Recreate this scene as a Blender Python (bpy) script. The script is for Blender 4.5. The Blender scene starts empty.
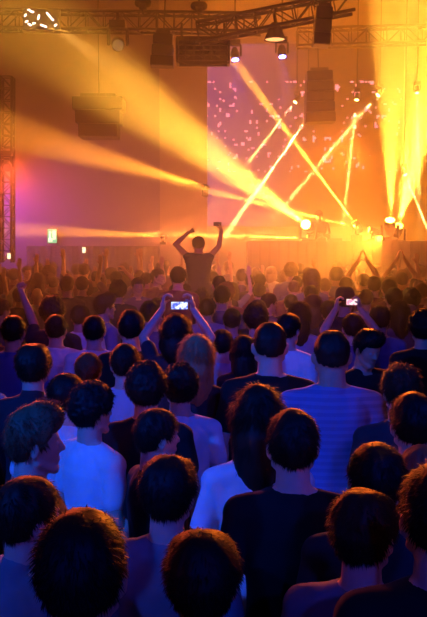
import bpy, bmesh, math, random
import numpy as np
from mathutils import Vector, Matrix, noise
C = bpy.context.scene.collection
SC = bpy.context.scene
PI = math.pi
F = 850.0; HC = 2.3; TILT = math.radians(4.8)

def P(px, py, Y):
    """world point seen at photo pixel px,py at world depth Y"""
    dx = (px-213.5)/F; dz = -(py-308.5)/F
    y = math.cos(TILT) + dz*math.sin(TILT)
    z = -math.sin(TILT) + dz*math.cos(TILT)
    k = Y/y
    return Vector((dx*k, Y, HC + z*k))

# ---------------------------------------------------------------- materials
def mat(name, col, rough=.6, metal=0, emit=None, estr=0, sheen=0, bump=None, spec=.5):
    m = bpy.data.materials.new(name); m.use_nodes = True
    nt = m.node_tree; b = nt.nodes['Principled BSDF']
    b.inputs['Base Color'].default_value = (*col, 1)
    b.inputs['Roughness'].default_value = rough
    b.inputs['Metallic'].default_value = metal
    b.inputs['Specular IOR Level'].default_value = spec
    if emit: b.inputs['Emission Color'].default_value = (*emit, 1); b.inputs['Emission Strength'].default_value = estr
    if sheen: b.inputs['Sheen Weight'].default_value = sheen; b.inputs['Sheen Roughness'].default_value = .4
    if bump:
        sx, sy, sz, st, dist = bump
        tc = nt.nodes.new('ShaderNodeTexCoord'); mp = nt.nodes.new('ShaderNodeMapping')
        mp.inputs['Scale'].default_value = (sx, sy, sz)
        n = nt.nodes.new('ShaderNodeTexNoise'); n.inputs['Scale'].default_value = 1; n.inputs['Detail'].default_value = 4
        bp = nt.nodes.new('ShaderNodeBump'); bp.inputs['Strength'].default_value = st; bp.inputs['Distance'].default_value = dist
        nt.links.new(tc.outputs['Object'], mp.inputs['Vector']); nt.links.new(mp.outputs[0], n.inputs['Vector'])
        nt.links.new(n.outputs[0], bp.inputs['Height']); nt.links.new(bp.outputs[0], b.inputs['Normal'])
        mx = nt.nodes.new('ShaderNodeMix'); mx.data_type = 'RGBA'
        mx.inputs['A'].default_value = (*[c*.82 for c in col], 1); mx.inputs['B'].default_value = (*[min(1, c*1.12) for c in col], 1)
        nt.links.new(n.outputs[0], mx.inputs['Factor']); nt.links.new(mx.outputs['Result'], b.inputs['Base Color'])
    return m

M = {}
M['black_metal'] = mat('black_metal', (.02,.02,.022), .45, .3, bump=(30,30,30,.2,.002))
M['truss'] = mat('truss_steel', (.10,.09,.08), .4, .7, bump=(20,20,20,.2,.002))
M['grille'] = mat('speaker_grille', (.03,.03,.03), .7, 0, bump=(90,90,90,.6,.004))
M['wall'] = mat('wall_paint', (.34,.26,.30), .9, 0, bump=(1.5,1.5,1.5,.3,.01))
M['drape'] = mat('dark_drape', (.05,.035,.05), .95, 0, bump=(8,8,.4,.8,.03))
M['pillar'] = mat('pillar_plaster', (.55,.42,.36), .85, 0, bump=(2,2,2,.3,.01))
M['floor'] = mat('floor_vinyl', (.03,.03,.035), .5, 0, bump=(4,4,4,.3,.004))
M['ceiling'] = mat('ceiling_black', (.05,.045,.04), .9, 0, bump=(2,2,2,.3,.01))
M['stage'] = mat('stage_deck', (.06,.05,.05), .5, 0, bump=(3,12,3,.3,.004))

# ---------------------------------------------------------------- mesh helpers
class MB:
    def __init__(s): s.v = []; s.f = []
    def add(s, vs, fs):
        o = len(s.v); s.v += [tuple(v) for v in vs]; s.f += [tuple(i+o for i in f) for f in fs]
    def box(s, c, d, M3=None):
        c = Vector(c); vs = []
        for x in (-.5,.5):
            for y in (-.5,.5):
                for z in (-.5,.5):
                    v = Vector((x*d[0], y*d[1], z*d[2]))
                    if M3 is not None: v = M3 @ v
                    vs.append(c+v)
        s.add(vs, [(0,1,3,2),(4,6,7,5),(0,4,5,1),(2,3,7,6),(0,2,6,4),(1,5,7,3)])
    def cone(s, a, b, ra, rb, n=12, caps=True):
        a = Vector(a); b = Vector(b); ax = (b-a)
        if ax.length < 1e-6: return
        q = ax.to_track_quat('Z','Y'); vs = []
        for p, r in ((a,ra),(b,rb)):
            for i in range(n):
                t = 2*PI*i/n; vs.append(p + q @ Vector((r*math.cos(t), r*math.sin(t), 0)))
        fs = [(i,(i+1)%n,n+(i+1)%n,n+i) for i in range(n)]
        if caps: fs += [tuple(range(n-1,-1,-1)), tuple(range(n,2*n))]
        s.add(vs, fs)
    def rcone(s, a, b, ra, rb, n=14, h=4, fl=None):
        """swept sphere between a and b; fl=(axis vector, factor) flattens it"""
        a = Vector(a); b = Vector(b); ax = b-a; L = ax.length
        q = (ax if L > 1e-6 else Vector((0,0,1))).to_track_quat('Z','Y'); rings = []
        for i in range(1, h+1): t = PI/2*(1-i/h); rings.append((-ra*math.sin(t), ra*math.cos(t)))
        for i in range(0, h): t = PI/2*i/h; rings.append((L+rb*math.sin(t), rb*math.cos(t)))
        vs = [Vector((0,0,-ra))]
        for z, r in rings:
            for i in range(n):
                t = 2*PI*i/n; vs.append(Vector((r*math.cos(t), r*math.sin(t), z)))
        vs.append(Vector((0,0,L+rb))); last = len(vs)-1
        fs = [(0,1+(i+1)%n,1+i) for i in range(n)]
        for k in range(len(rings)-1):
            for i in range(n):
                fs.append((1+k*n+i, 1+k*n+(i+1)%n, 1+(k+1)*n+(i+1)%n, 1+(k+1)*n+i))
        k = len(rings)-1
        fs += [(last, 1+k*n+i, 1+k*n+(i+1)%n) for i in range(n)]
        out = []
        for v in vs:
            w = a + q @ v
            if fl:
                u, fa = fl; u = Vector(u).normalized(); mid = (a+b)/2; d = (w-mid).dot(u); w = w - u*d*(1-fa)
            out.append(w)
        s.add(out, fs)
    def ell(s, c, r, n=20, m=12):
        c = Vector(c); vs = [c+Vector((0,0,r[2]))]
        for j in range(1, m):
            t = PI*j/m
            for i in range(n):
                p = 2*PI*i/n; vs.append(c+Vector((r[0]*math.sin(t)*math.cos(p), r[1]*math.sin(t)*math.sin(p), r[2]*math.cos(t))))
        vs.append(c-Vector((0,0,r[2]))); e = len(vs)-1
        fs = [(0,1+i,1+(i+1)%n) for i in range(n)]
        for j in range(m-2):
            for i in range(n): fs.append((1+j*n+i,1+(j+1)*n+i,1+(j+1)*n+(i+1)%n,1+j*n+(i+1)%n))
        fs += [(e,1+(m-2)*n+(i+1)%n,1+(m-2)*n+i) for i in range(n)]
        s.add(vs, fs)
    def loft(s, rings, n=24):
        """rings: (z, rx, ry, yoff)"""
        vs = []
        for z, rx, ry, yo in rings:
            for i in range(n):
                t = 2*PI*i/n; c, sn = math.cos(t), math.sin(t)
                e = .85
                vs.append((rx*math.copysign(abs(c)**e, c), yo+ry*math.copysign(abs(sn)**e, sn), z))
        fs = []
        for k in range(len(rings)-1):
            for i in range(n): fs.append((k*n+i, k*n+(i+1)%n, (k+1)*n+(i+1)%n, (k+1)*n+i))
        fs += [tuple(range(n-1,-1,-1)), tuple(range((len(rings)-1)*n, len(rings)*n))]
        s.add(vs, fs)
    def mesh(s, name, m=None, smooth=False):
        me = bpy.data.meshes.new(name); me.from_pydata(s.v, [], s.f); me.update()
        if m: me.materials.append(m)
        if smooth: me.shade_smooth()
        return me
    def build(s, name, m, parent=None, smooth=False, bevel=0):
        me = s.mesh(name, m, smooth); o = bpy.data.objects.new(name, me); C.objects.link(o); o.parent = parent
        if bevel:
            b = o.modifiers.new('b','BEVEL'); b.width = bevel; b.segments = 2; b.limit_method = 'ANGLE'
        return o

def tag(o, label=None, cat=None, group=None, kind=None):
    if label: o['label'] = label
    if cat: o['category'] = cat
    if group: o['group'] = group
    if kind: o['kind'] = kind
    return o
def empty(name, loc=(0,0,0), rz=0):
    o = bpy.data.objects.new(name, None); C.objects.link(o); o.location = loc; o.rotation_euler = (0,0,rz)
    o.empty_display_size = .1
    return o
def obj(name, me, parent=None):
    o = bpy.data.objects.new(name, me); C.objects.link(o); o.parent = parent; return o

# ---------------------------------------------------------------- camera
cam = bpy.data.cameras.new('camera'); co = bpy.data.objects.new('camera', cam); C.objects.link(co)
co.location = (0,0,HC); co.rotation_euler = (PI/2 - TILT, 0, 0)
cam.sensor_fit = 'VERTICAL'; cam.sensor_height = 36; cam.lens = F/617*36; cam.clip_end = 200
SC.camera = co
BEAM_POWER = 20000.0; BLUEW = 220.0
# ---------------------------------------------------------------- the room
def slab(name, c, d, m):
    b = MB(); b.box(c, d); return tag(b.build(name, m), kind='structure')
slab('floor', (0,10,-.05), (18,30,.1), M['floor'])
slab('ceiling', (0,10,9.55), (18,30,.1), M['ceiling'])
slab('wall_left', (-9.05,10,4.7), (.1,30,9.6), M['wall'])
slab('wall_right', (9.05,10,4.7), (.1,30,9.6), M['wall'])
slab('wall_back', (0,25.05,4.7), (18.2,.1,9.6), M['wall'])
slab('wall_front', (0,-5.05,4.7), (18.2,.1,9.6), M['ceiling'])
# proscenium side wall left of stage and its pillar
yL = 19.0
a = P(-60,0,yL).x; b_ = P(160,0,yL).x; c_ = P(207,0,yL-.4).x
slab('wall_stage_side', ((-9+b_)/2, yL+.15, 4.7), (b_+9, .3, 9.6), M['wall'])
slab('trim_1', ((b_+c_)/2, yL-.1, 4.7), (c_-b_, .6, 9.6), M['pillar'])
# low dark doorway drape under the exit sign
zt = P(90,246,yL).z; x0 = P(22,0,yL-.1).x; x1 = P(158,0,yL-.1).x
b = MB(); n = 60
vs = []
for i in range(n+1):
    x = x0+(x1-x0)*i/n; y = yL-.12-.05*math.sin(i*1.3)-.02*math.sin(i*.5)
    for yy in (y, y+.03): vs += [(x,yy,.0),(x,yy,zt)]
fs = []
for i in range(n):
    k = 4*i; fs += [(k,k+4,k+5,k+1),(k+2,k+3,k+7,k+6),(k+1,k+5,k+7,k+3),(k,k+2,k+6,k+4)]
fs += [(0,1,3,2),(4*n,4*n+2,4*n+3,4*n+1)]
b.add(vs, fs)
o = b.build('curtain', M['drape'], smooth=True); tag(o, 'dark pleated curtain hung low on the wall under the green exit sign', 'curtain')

# exit sign (green running-figure box)
es = empty('exit_sign', P(52.5,236,yL-.1)); tag(es, 'small glowing green exit sign on the wall above the curtain', 'exit sign')
b = MB(); b.box((0,0,0), (.23,.07,.34)); b.build('housing', M['black_metal'], es)
g = mat('exit_green', (.1,.5,.2), .5, 0, (.15,.8,.35), 1.1); w = mat('exit_white', (.8,.9,.7), .5, 0, (.8,1,.6), 1.6)
b = MB(); b.box((0,-.04,0), (.20,.012,.31)); b.build('sign_face', g, es)
b = MB(); b.box((.045,-.05,.02), (.06,.008,.19)); b.box((-.045,-.05,-.02), (.035,.008,.13)); b.rcone((-.045,-.05,.075),(-.045,-.05,.08),.02,.02,8,2)
b.box((-.065,-.05,-.09),(.03,.008,.08)); b.box((-.01,-.05,-.09),(.03,.008,.07)); b.build('pictogram', w, es)

# stage deck and riser
slab('floor_stage', ((c_+9)/2, 21.6, .6), (9-c_, 6.8, 1.2), M['stage'])
rt = 2.22
st = empty('stage_riser', (P(345,0,18).x, 18.0, 1.2)); tag(st, 'dark slatted riser along the stage front carrying the beam lights', 'riser')
b = MB(); b.box((0,0,(rt-1.2)/2), (4.0,.9,rt-1.2)); b.build('body', M['stage'], st)
b = MB()
for i in range(21): b.box((-1.95+i*.195,-.47,(rt-1.2)/2), (.05,.03,rt-1.25))
b.build('front_slats', M['black_metal'], st)

# ---------------------------------------------------------------- LED wall
yW = 23.5
l0 = P(206,226,yW); l1 = P(404,44,yW)
led = empty('led_wall', ((l0.x+l1.x)/2, yW, l0.z)); tag(led, 'large LED video wall of pink specks behind the stage', 'video wall')
W = l1.x-l0.x; H = l1.z-l0.z
def ledmat():
    m = bpy.data.materials.new('led_picture'); m.use_nodes = True; nt = m.node_tree; N = nt.nodes; L = nt.links
    bs = N['Principled BSDF']; bs.inputs['Base Color'].default_value = (.02,.02,.02,1); bs.inputs['Roughness'].default_value = .4
    tc = N.new('ShaderNodeTexCoord'); sep = N.new('ShaderNodeSeparateXYZ'); L.new(tc.outputs['Object'], sep.inputs[0])
    def mth(op, a, b=None, c=None):
        n = N.new('ShaderNodeMath'); n.operation = op
        for i, x in enumerate((a,b,c)):
            if x is None: continue
            if isinstance(x, (int,float)): n.inputs[i].default_value = x
            else: L.new(x, n.inputs[i])
        return n.outputs[0]
    # mirrored picture about x = .35W
    ax = mth('ABSOLUTE', mth('SUBTRACT', sep.outputs['X'], W*.12))
    def layer(s, thr, seed):
        cb = N.new('ShaderNodeCombineXYZ'); L.new(mth('FLOOR', mth('MULTIPLY', ax, 22)), cb.inputs[0]); L.new(mth('FLOOR', mth('MULTIPLY', sep.outputs['Z'], 22)), cb.inputs[2]); cb.inputs[1].default_value = seed
        n = N.new('ShaderNodeTexNoise'); n.inputs['Scale'].default_value = s; n.inputs['Detail'].default_value = 1
        L.new(cb.outputs[0], n.inputs['Vector']); return mth('GREATER_THAN', n.outputs[0], thr)
    sp = layer(.30, .64, 3.3)
    n2 = N.new('ShaderNodeTexNoise'); n2.inputs['Scale'].default_value = .75; L.new(tc.outputs['Object'], n2.inputs['Vector'])
    band = mth('GREATER_THAN', n2.outputs[0], .43)
    hz = mth('MULTIPLY', mth('GREATER_THAN', sep.outputs['Z'], H*.30), mth('LESS_THAN', sep.outputs['Z'], H*.80))
    k = mth('MULTIPLY', mth('MULTIPLY', sp, band), hz)
    # backdrop colour of the picture: violet to one side, dark ember to the other
    mr = N.new('ShaderNodeMapRange'); mr.inputs['From Min'].default_value = -W*.5; mr.inputs['From Max'].default_value = W*.02; L.new(sep.outputs['X'], mr.inputs['Value'])
    mx = N.new('ShaderNodeMix'); mx.data_type = 'RGBA'; mx.inputs['A'].default_value = (.11,.02,.24,1); mx.inputs['B'].default_value = (.10,.02,.005,1); L.new(mr.outputs[0], mx.inputs['Factor'])
    m2 = N.new('ShaderNodeMix'); m2.data_type = 'RGBA'; L.new(k, m2.inputs['Factor']); L.new(mx.outputs['Result'], m2.inputs['A']); m2.inputs['B'].default_value = (2.2,.55,.75,1)
    L.new(m2.outputs['Result'], bs.inputs['Emission Color']); bs.inputs['Emission Strength'].default_value = LED_STR
    return m
LED_STR = 1.0
b = MB(); b.box((0,0,H/2), (W,.06,H)); b.build('screen', ledmat(), led)
b = MB()
for i in range(9): b.box((-W/2+W*i/8, .05, H/2), (.03,.04,H))
for i in range(8): b.box((0,.05,H*i/7), (W,.04,.03))
b.build('cabinet_frame', M['black_metal'], led)

# ---------------------------------------------------------------- trusses
def truss(name, a, b_, h, w, label, seg=None, tilt=0, group=None):
    """box truss from a to b (top front chord line); h tall, w deep"""
    a = Vector(a); b_ = Vector(b_); ax = (b_-a); L = ax.length; ax.normalize()
    side = ax.cross(Vector((0,0,1))).normalized(); up = side.cross(ax).normalized()
    t = empty(name, a); tag(t, label, 'truss', group)
    loc = [Vector((0,0,0)), side*-w, -up*h, -up*h-side*w]
    for c in loc:
        m = MB(); m.cone(c, c+ax*L, .027, .027, 10); m.build('chord', M['truss'], t, True)
    n = max(2, int(L/(seg or h))); br = MB()
    for i in range(n):
        p = ax*(L*i/n); q = ax*(L*(i+1)/n)
        for c0, c1 in ((0,2),(1,3),(0,1),(2,3)):
            u, v = (loc[c0],loc[c1]) if i % 2 == 0 else (loc[c1],loc[c0])
            br.cone(p+u, q+v, .012, .012, 6)
        for c0, c1 in ((0,2),(1,3),(0,1),(2,3)): br.cone(p+loc[c0], p+loc[c1], .012,.012,6)
    br.build('bracing', M['truss'], t, True)
    return t
yT = 15.0
truss('truss', P(-20,9,yT), P(262,13,yT), .30, .30, 'long horizontal lighting truss carrying the round moving light and the white lamp cluster')
truss('truss', P(196,22,yT-1.5), P(352,-9,yT-1.5), .28, .28, 'short slanting truss in front of the hoist, above the flood lamp')
truss('truss', P(298,28,yT+4), P(440,24,yT+4), .36, .36, 'pale horizontal truss above the stage crossed by the broad yellow beams')
# vertical tower truss at the frame's left edge
truss('truss_tower', P(3,78,17), P(3,262,17), .22, .22, 'upright truss tower in violet light beside the back wall')

# hoist
def hoist(px, py, Y, label, s=1):
    r = empty('chain_hoist', P(px,py,Y)); tag(r, label, 'chain hoist', 'chain hoists over the trusses')
    b = MB(); b.rcone((-.07*s,0,0),(.07*s,0,0),.075*s,.075*s,14); b.box((0,0,-.06*s),(.12*s,.14*s,.1*s)); b.build('motor', M['black_metal'], r, True)
    b = MB(); b.cone((0,0,.08*s),(0,0,9.45-r.location.z),.012,.012,6); b.build('chain', M['truss'], r)
    b = MB(); b.rcone((0,0,-.11*s),(0,0,-.17*s),.03*s,.02*s,10); b.build('hook', M['truss'], r, True)
hoist(143,3,yT-.15,'chain hoist above the long truss, beside the slim hanging speaker')
hoist(199,6,yT-.15,'chain hoist above the long truss where the slanting truss meets it')

# ---------------------------------------------------------------- fixtures
ADDED_HAZE = bpy.data.materials.new('added_ray_haze'); ADDED_HAZE.use_nodes = True; nt = ADDED_HAZE.node_tree; nt.nodes.remove(nt.nodes['Principled BSDF'])  # scatter for the haze tubes added along thin rays
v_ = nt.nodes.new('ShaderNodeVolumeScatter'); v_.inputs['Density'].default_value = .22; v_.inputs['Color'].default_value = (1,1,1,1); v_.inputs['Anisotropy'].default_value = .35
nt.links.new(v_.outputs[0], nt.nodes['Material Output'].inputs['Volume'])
def lens(col, st): return mat('lamp_lens', (.06,.06,.06), .2, 0, col, st)
def moving_head(loc, target, s, col, st, label, hang=False, group='moving head beam lights on the stage', power=None, angle=6, blend=1, lcol=None, rad=.04, base_to=None, bracket=0, blen=1):
    loc = Vector(loc); target = Vector(target)
    r = empty('moving_light', loc); tag(r, label, 'stage light', group)
    d = (target-loc).normalized(); sg = 1 if hang else -1
    if base_to is None: b = MB(); b.box((0,0,sg*.30*s), (.26*s,.26*s,.12*s))
    else: t0 = -.24*s; t1 = base_to-loc.z; b = MB(); b.box((0,0,(t0+t1)/2), (.26*s,.26*s,max(.03,t0-t1)))
    b.build('base', M['black_metal'], r, bevel=.01*s)
    if bracket:
        k = MB(); k.box((0,bracket/2,sg*.30*s),(.06,bracket,.06)); k.build('bracket', M['black_metal'], r)
    b = MB()
    hz = Vector((d.x,d.y,0)); hz = hz.normalized() if hz.length > .05 else Vector((0,-1,0)); sd = Vector((-hz.y, hz.x, 0))
    for k in (-1,1):
        b.rcone(sd*k*.15*s + Vector((0,0,sg*.22*s)), sd*k*.15*s, .028*s, .03*s, 10, 3)
    b.cone(-sd*.16*s+Vector((0,0,sg*.235*s)), sd*.16*s+Vector((0,0,sg*.235*s)), .025*s,.025*s,8); b.build('yoke', M['black_metal'], r, True)
    b = MB(); b.rcone(-d*.13*s, -d*.02*s, .085*s, .115*s, 18, 5); b.cone(-d*.02*s, d*.13*s, .115*s, .10*s, 18); hd = b.build('head', M['black_metal'], r, True)
    b = MB(); b.cone(d*.125*s, d*.14*s, .088*s, .088*s, 18); b.build('lens', lens(col, st), hd)
    if power:
        l = bpy.data.lights.new('beam', 'SPOT'); l.energy = power; l.color = lcol or col; l.spot_size = math.radians(angle); l.spot_blend = blend if angle > 4 else .6; l.shadow_soft_size = rad if angle > 4 else .006
        lo = bpy.data.objects.new('beam_lamp', l); C.objects.link(lo); lo.parent = r; lo.location = d*(.15*s+rad*.8)
        lo.rotation_euler = (-d).to_track_quat('Z','Y').to_euler()
        if angle < 4:   # denser haze tube added along the ray so the thin beam shows
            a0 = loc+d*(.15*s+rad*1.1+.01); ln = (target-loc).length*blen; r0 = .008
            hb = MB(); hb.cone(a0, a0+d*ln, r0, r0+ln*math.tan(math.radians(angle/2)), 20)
            tag(hb.build('added_beam_haze', ADDED_HAZE, None, True), 'added haze tube along the ray of the '+label.split(', ')[-1 if 'hung' in label else 0], 'haze', kind='stuff')
    return r
AM = (1,.43,.035); OR = (1,.30,.02); YE = (1,.60,.14); WH = (1,.8,.4); BP = BEAM_POWER
# name, source px, depth, target px, depth, size, angle, power, label
beams = [
 ((308,226,18.0),(40,30,9.5),1.15,8,5.5,AM,'bright stage light throwing the broad yellow beam across to the long truss'),
 ((205,187,18.2),(-60,112,14.5),.55,12,2.6,OR,'stage light on the pale pillar, its soft orange beam passing over the back wall'),
 ((163,236,18.2),(-40,227,17),.5,9,3.5,OR,'stage light low on the pillar, its flat orange beam level with the exit sign'),
 ((390,226,18.0),(394,-40,15),1.1,15,6.5,AM,'stage light with a hot white source beaming almost straight up'),
 ((398,230,18.25),(442,20,14.5),1.0,20,5,AM,'stage light behind the white-hot one, its beam leaning away towards the side'),
 ((380,238,17.8),(345,262,14),.7,24,.35,OR,'stage light low beside the white-hot one, glowing towards the crowd'),
 ((357,226,18.2),(225,48,19.5),.8,3.3,100.0,AM,'slim beam light on the riser shooting up to the blue lamps'),
 ((373,231,17.85),(180,184,17.5),.7,2.6,70.0,AM,'slim beam light on the riser firing a low flat ray behind the booth'),
 ((311,238,18.3),(150,234,18.4),.6,2.6,60,AM,'slim beam light beside the booth firing a level ray towards the pillar'),
]
for (sx,sy,sY),(tx,ty,tY),s,ang,pw,c,lab in beams:
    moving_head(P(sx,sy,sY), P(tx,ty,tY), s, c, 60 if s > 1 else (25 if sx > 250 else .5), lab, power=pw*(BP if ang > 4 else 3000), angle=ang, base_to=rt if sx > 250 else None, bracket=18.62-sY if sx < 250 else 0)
hung = [
 ((308,118,20.6),(228,232,19.6),2.0,1.0,'slim beam light hung behind the big speaker, aimed steeply down'),
 ((380,93,20.8),(275,216,20.0),1.8,.7,'slim beam light hung high, its ray crossing the upright one'),
 ((357,97,20.8),(343,225,20.2),1.6,.6,'slim beam light hung high, its ray falling almost straight down'),
 ((417,90,20.8),(419,190,20.4),1.8,.7,'slim beam light hung nearest the frame edge, inside the broad yellow beams'),
 ((297,100,21.2),(252,158,20.8),2.2,.3,'faint beam light hung over the violet side of the LED wall'),
 ((404,172,20.0),(426,225,19.6),2.0,.6,'short beam light hung low under the broad yellow beams'),
]
for (sx,sy,sY),(tx,ty,tY),ang,pw,lab in hung:
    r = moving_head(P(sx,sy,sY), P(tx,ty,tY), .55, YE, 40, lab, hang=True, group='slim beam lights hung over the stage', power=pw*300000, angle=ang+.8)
    b = MB(); z = r.location.z; b.cone((0,0,.19),(0,0,9.5-z),.014,.014,8); b.build('drop_pole', M['black_metal'], r)
# blue wash lights
for (px,py,lab) in ((235,55,'blue wash light beside the wire-fronted lamp box'),(282,52,'blue wash light hung alone, further along from the lamp box')):
    s = P(px,py,17.5)
    r = moving_head(s, s+Vector((.05,-.35,-1)), .8, (.16,.18,1), 22, lab, hang=True, group='blue wash lights under the truss', power=BLUEW, angle=42, lcol=(.06,.05,1), blend=.9)
    b = MB(); b.cone((0,0,.28),(0,0,9.5-s.z),.016,.016,8); b.build('drop_pole', M['black_metal'], r)
# unlit ones on the trusses
r = moving_head(P(118,44,yT-.1), P(118,80,yT-3), 1.05, (.9,.6,.3), .12, 'round moving light hanging unlit from the long truss', hang=True, group='unlit lights on the trusses')
b = MB(); b.cone((0,0,.3),(0,0,.52),.03,.03,8); b.build('clamp', M['black_metal'], r)
# bowl flood lamp
s = P(275,36,yT-1.4); fl = empty('flood_lamp', s); tag(fl, 'wide bowl flood lamp hanging mouth down under the slanting truss', 'flood lamp')
b = MB(); b.cone((0,0,.12),(0,0,-.06),.10,.17,20,False); b.cone((0,0,-.06),(0,0,.12),.16,.09,20,False); b.cone((0,0,.12),(0,0,.2),.10,.06,20); b.build('bowl', M['black_metal'], fl, True)
b = MB(); b.cone((0,0,-.05),(0,0,-.045),.15,.15,20); b.build('lens', lens((1,.45,.15),2.0), fl)
b = MB(); b.cone((0,0,.2),(0,0,.45),.02,.02,8); b.build('clamp', M['black_metal'], fl)
# cluster of white blinders at far left
s = P(41,19,yT-.5); cl = empty('lamp_cluster', s); tag(cl, 'cluster of small white lamps clamped to the long truss over the curtain', 'lamp cluster')
b = MB(); b.box((0,.08,0),(.62,.08,.34)); b.build('frame', M['black_metal'], cl)
for dx, dz, ll, an in ((-.24,-.04,.03,.3),(-.19,-.09,.04,-.5),(-.15,.12,.05,-.3),(-.04,.03,.06,1.3),(.15,.04,.15,-.85),(.04,-.11,.09,-.35),(-.12,-.07,.03,.2),(-.26,.06,.03,1),(.24,-.10,.03,.6),(-.20,.15,.02,0)):
    b = MB(); v = Vector((math.cos(an)*ll/2,0,math.sin(an)*ll/2)); c0 = Vector((dx,.0,dz)); b.rcone(c0-v, c0+v, .014,.014,8,3); b.build('lamp', lens((1,.8,.6),5), cl, True)
l = bpy.data.lights.new('beam','SPOT'); l.energy = BP*.12; l.color = (1,.45,.08); l.spot_size = math.radians(13); l.spot_blend = .8; l.shadow_soft_size = .05
lo = bpy.data.objects.new('beam_lamp', l); C.objects.link(lo); lo.parent = cl; d = (P(190,120,12)-s).normalized(); lo.location = d*.2; lo.rotation_euler = (-d).to_track_quat('Z','Y').to_euler()
# lamp box with wire grid front
s = P(203,48,yT-.8); lb = empty('lamp_box', s); tag(lb, 'wide boxy lamp rack with wire grid hanging below the truss', 'lamp rack')
b = MB(); b.box((0,.1,.13),(.86,.5,.05)); b.box((-.42,.1,-.05),(.04,.5,.36)); b.box((.42,.1,-.05),(.04,.5,.36)); b.box((0,.33,-.05),(.86,.04,.36)); b.build('housing', M['black_metal'], lb)
b = MB()
for i in range(5): b.cone((-.42,-.14,.1-i*.08),(.42,-.14,.1-i*.08),.013,.013,6)
for i in range(7): b.cone((-.42+i*.14,-.14,.12),(-.42+i*.14,-.14,-.24),.010,.010,6)
b.cone((-.42,-.14,-.24),(-.2,-.3,-.34),.014,.014,6); b.cone((-.2,-.3,-.34),(.42,-.3,-.30),.014,.014,6); b.build('wire_grid', M['truss'], lb)
for k in range(3):
    b = MB(); b.cone((-.27+k*.27,-.06,-.04),(-.27+k*.27,.2,-.04),.11,.07,16); ob = b.build('lamp', M['black_metal'], lb, True)
for k in (-.35,.35): b = MB(); b.cone((k,.1,.15),(k,.1,.42),.02,.02,8); b.build('clamp', M['black_metal'], lb)

# ---------------------------------------------------------------- hanging speakers
def speaker(px, py0, py1, Y, w, d, name, lab, taper=.0, tilt=0, boxes=4):
    t = P(px,py0,Y); u = P(px,py1,Y); h = t.z-u.z
    r = empty(name, t); r.rotation_euler = (0,tilt,0); tag(r, lab, 'speaker')
    for i in range(boxes):
        z0 = -h*i/boxes; z1 = -h*(i+1)/boxes+.012; k = 1-taper*(i/boxes)
        b = MB(); ww = w*k; b.box((0,d*.5,(z0+z1)/2),(ww,d,z0-z1)); c = b.build('cabinet', M['black_metal'], r, bevel=.015)
        b = MB(); b.box((0,-.012,(z0+z1)/2),(ww*.94,.02,(z0-z1)*.9)); b.build('grille', M['grille'], c)
    b = MB(); b.box((0,d*.5,.04),(w*.7,d*.6,.06)); b.cone((0,d*.5,.05),(0,d*.5,9.45-t.z),.012,.012,6); b.build('rigging', M['truss'], r)
speaker(163,33,66,yT-.6,.33,.3,'hanging_speaker','slim dark speaker hanging from the long truss beside the lamp rack', -.25, math.radians(3), 3)
speaker(325,6,45,yT-2,.25,.3,'hanging_speaker','narrow dark speaker crossing the slanting truss, higher than the others', 0, math.radians(4), 3)
speaker(320,70,122,17.4,.52,.45,'hanging_speaker','big dark hanging speaker in front of the LED wall', -.2, math.radians(-2), 5)
speaker(97,96,137,16.2,.95,.6,'hanging_speaker','blurred wide speaker cluster hanging in the haze before the back wall', .35, 0, 3)
# round light on tower
moving_head(P(7,166,16.7), P(7,220,14), .8, (.6,.3,.5), .05, 'round dark light fixed to the upright truss tower', hang=True, group='unlit lights on the trusses')

# DJ booth, DJ built with the crowd
bt = empty('dj_booth', (P(322,0,18.7).x, 18.62, 1.2)); tag(bt, 'low dark DJ table standing between the stage riser and the DJ', 'dj table')
b = MB(); b.box((0,0,.98),(1.3,.3,.05)); b.build('table_top', M['stage'], bt)
for k in (-.6,.6): b = MB(); b.box((k,0,.48),(.05,.26,.96)); b.build('leg', M['black_metal'], bt)
b = MB(); b.box((-.3,0,1.04),(.34,.26,.07)); b.box((.3,0,1.04),(.34,.26,.07)); b.box((0,0,1.05),(.24,.28,.09)); tag(b.build('dj_mixer', M['black_metal'], bevel=.01), 'black DJ deck set on the low table', 'dj deck').location = bt.location
# ---------------------------------------------------------------- people
R_ = random.Random(7)
def remesh(mb, vox, smooth=6, name='body'):
    me = mb.mesh(name); o = bpy.data.objects.new(name, me); C.objects.link(o)
    r = o.modifiers.new('r','REMESH'); r.mode = 'VOXEL'; r.voxel_size = vox; r.use_smooth_shade = True
    if smooth: s = o.modifiers.new('s','SMOOTH'); s.factor = .5; s.iterations = smooth
    dg = bpy.context.evaluated_depsgraph_get(); ev = o.evaluated_get(dg)
    out = bpy.data.meshes.new_from_object(ev); out.name = name
    bpy.data.objects.remove(o); bpy.data.meshes.remove(me); out.shade_smooth(); return out

HEADZ = 1.630; PIV = Vector((0,-.01,1.505))
def head_xf(yaw, pitch):
    """head turn about the neck: yaw to the right is positive, pitch down is positive"""
    return Matrix.Translation(PIV) @ Matrix.Rotation(-yaw,4,'Z') @ Matrix.Rotation(-pitch,4,'X') @ Matrix.Translation(-PIV)

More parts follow.
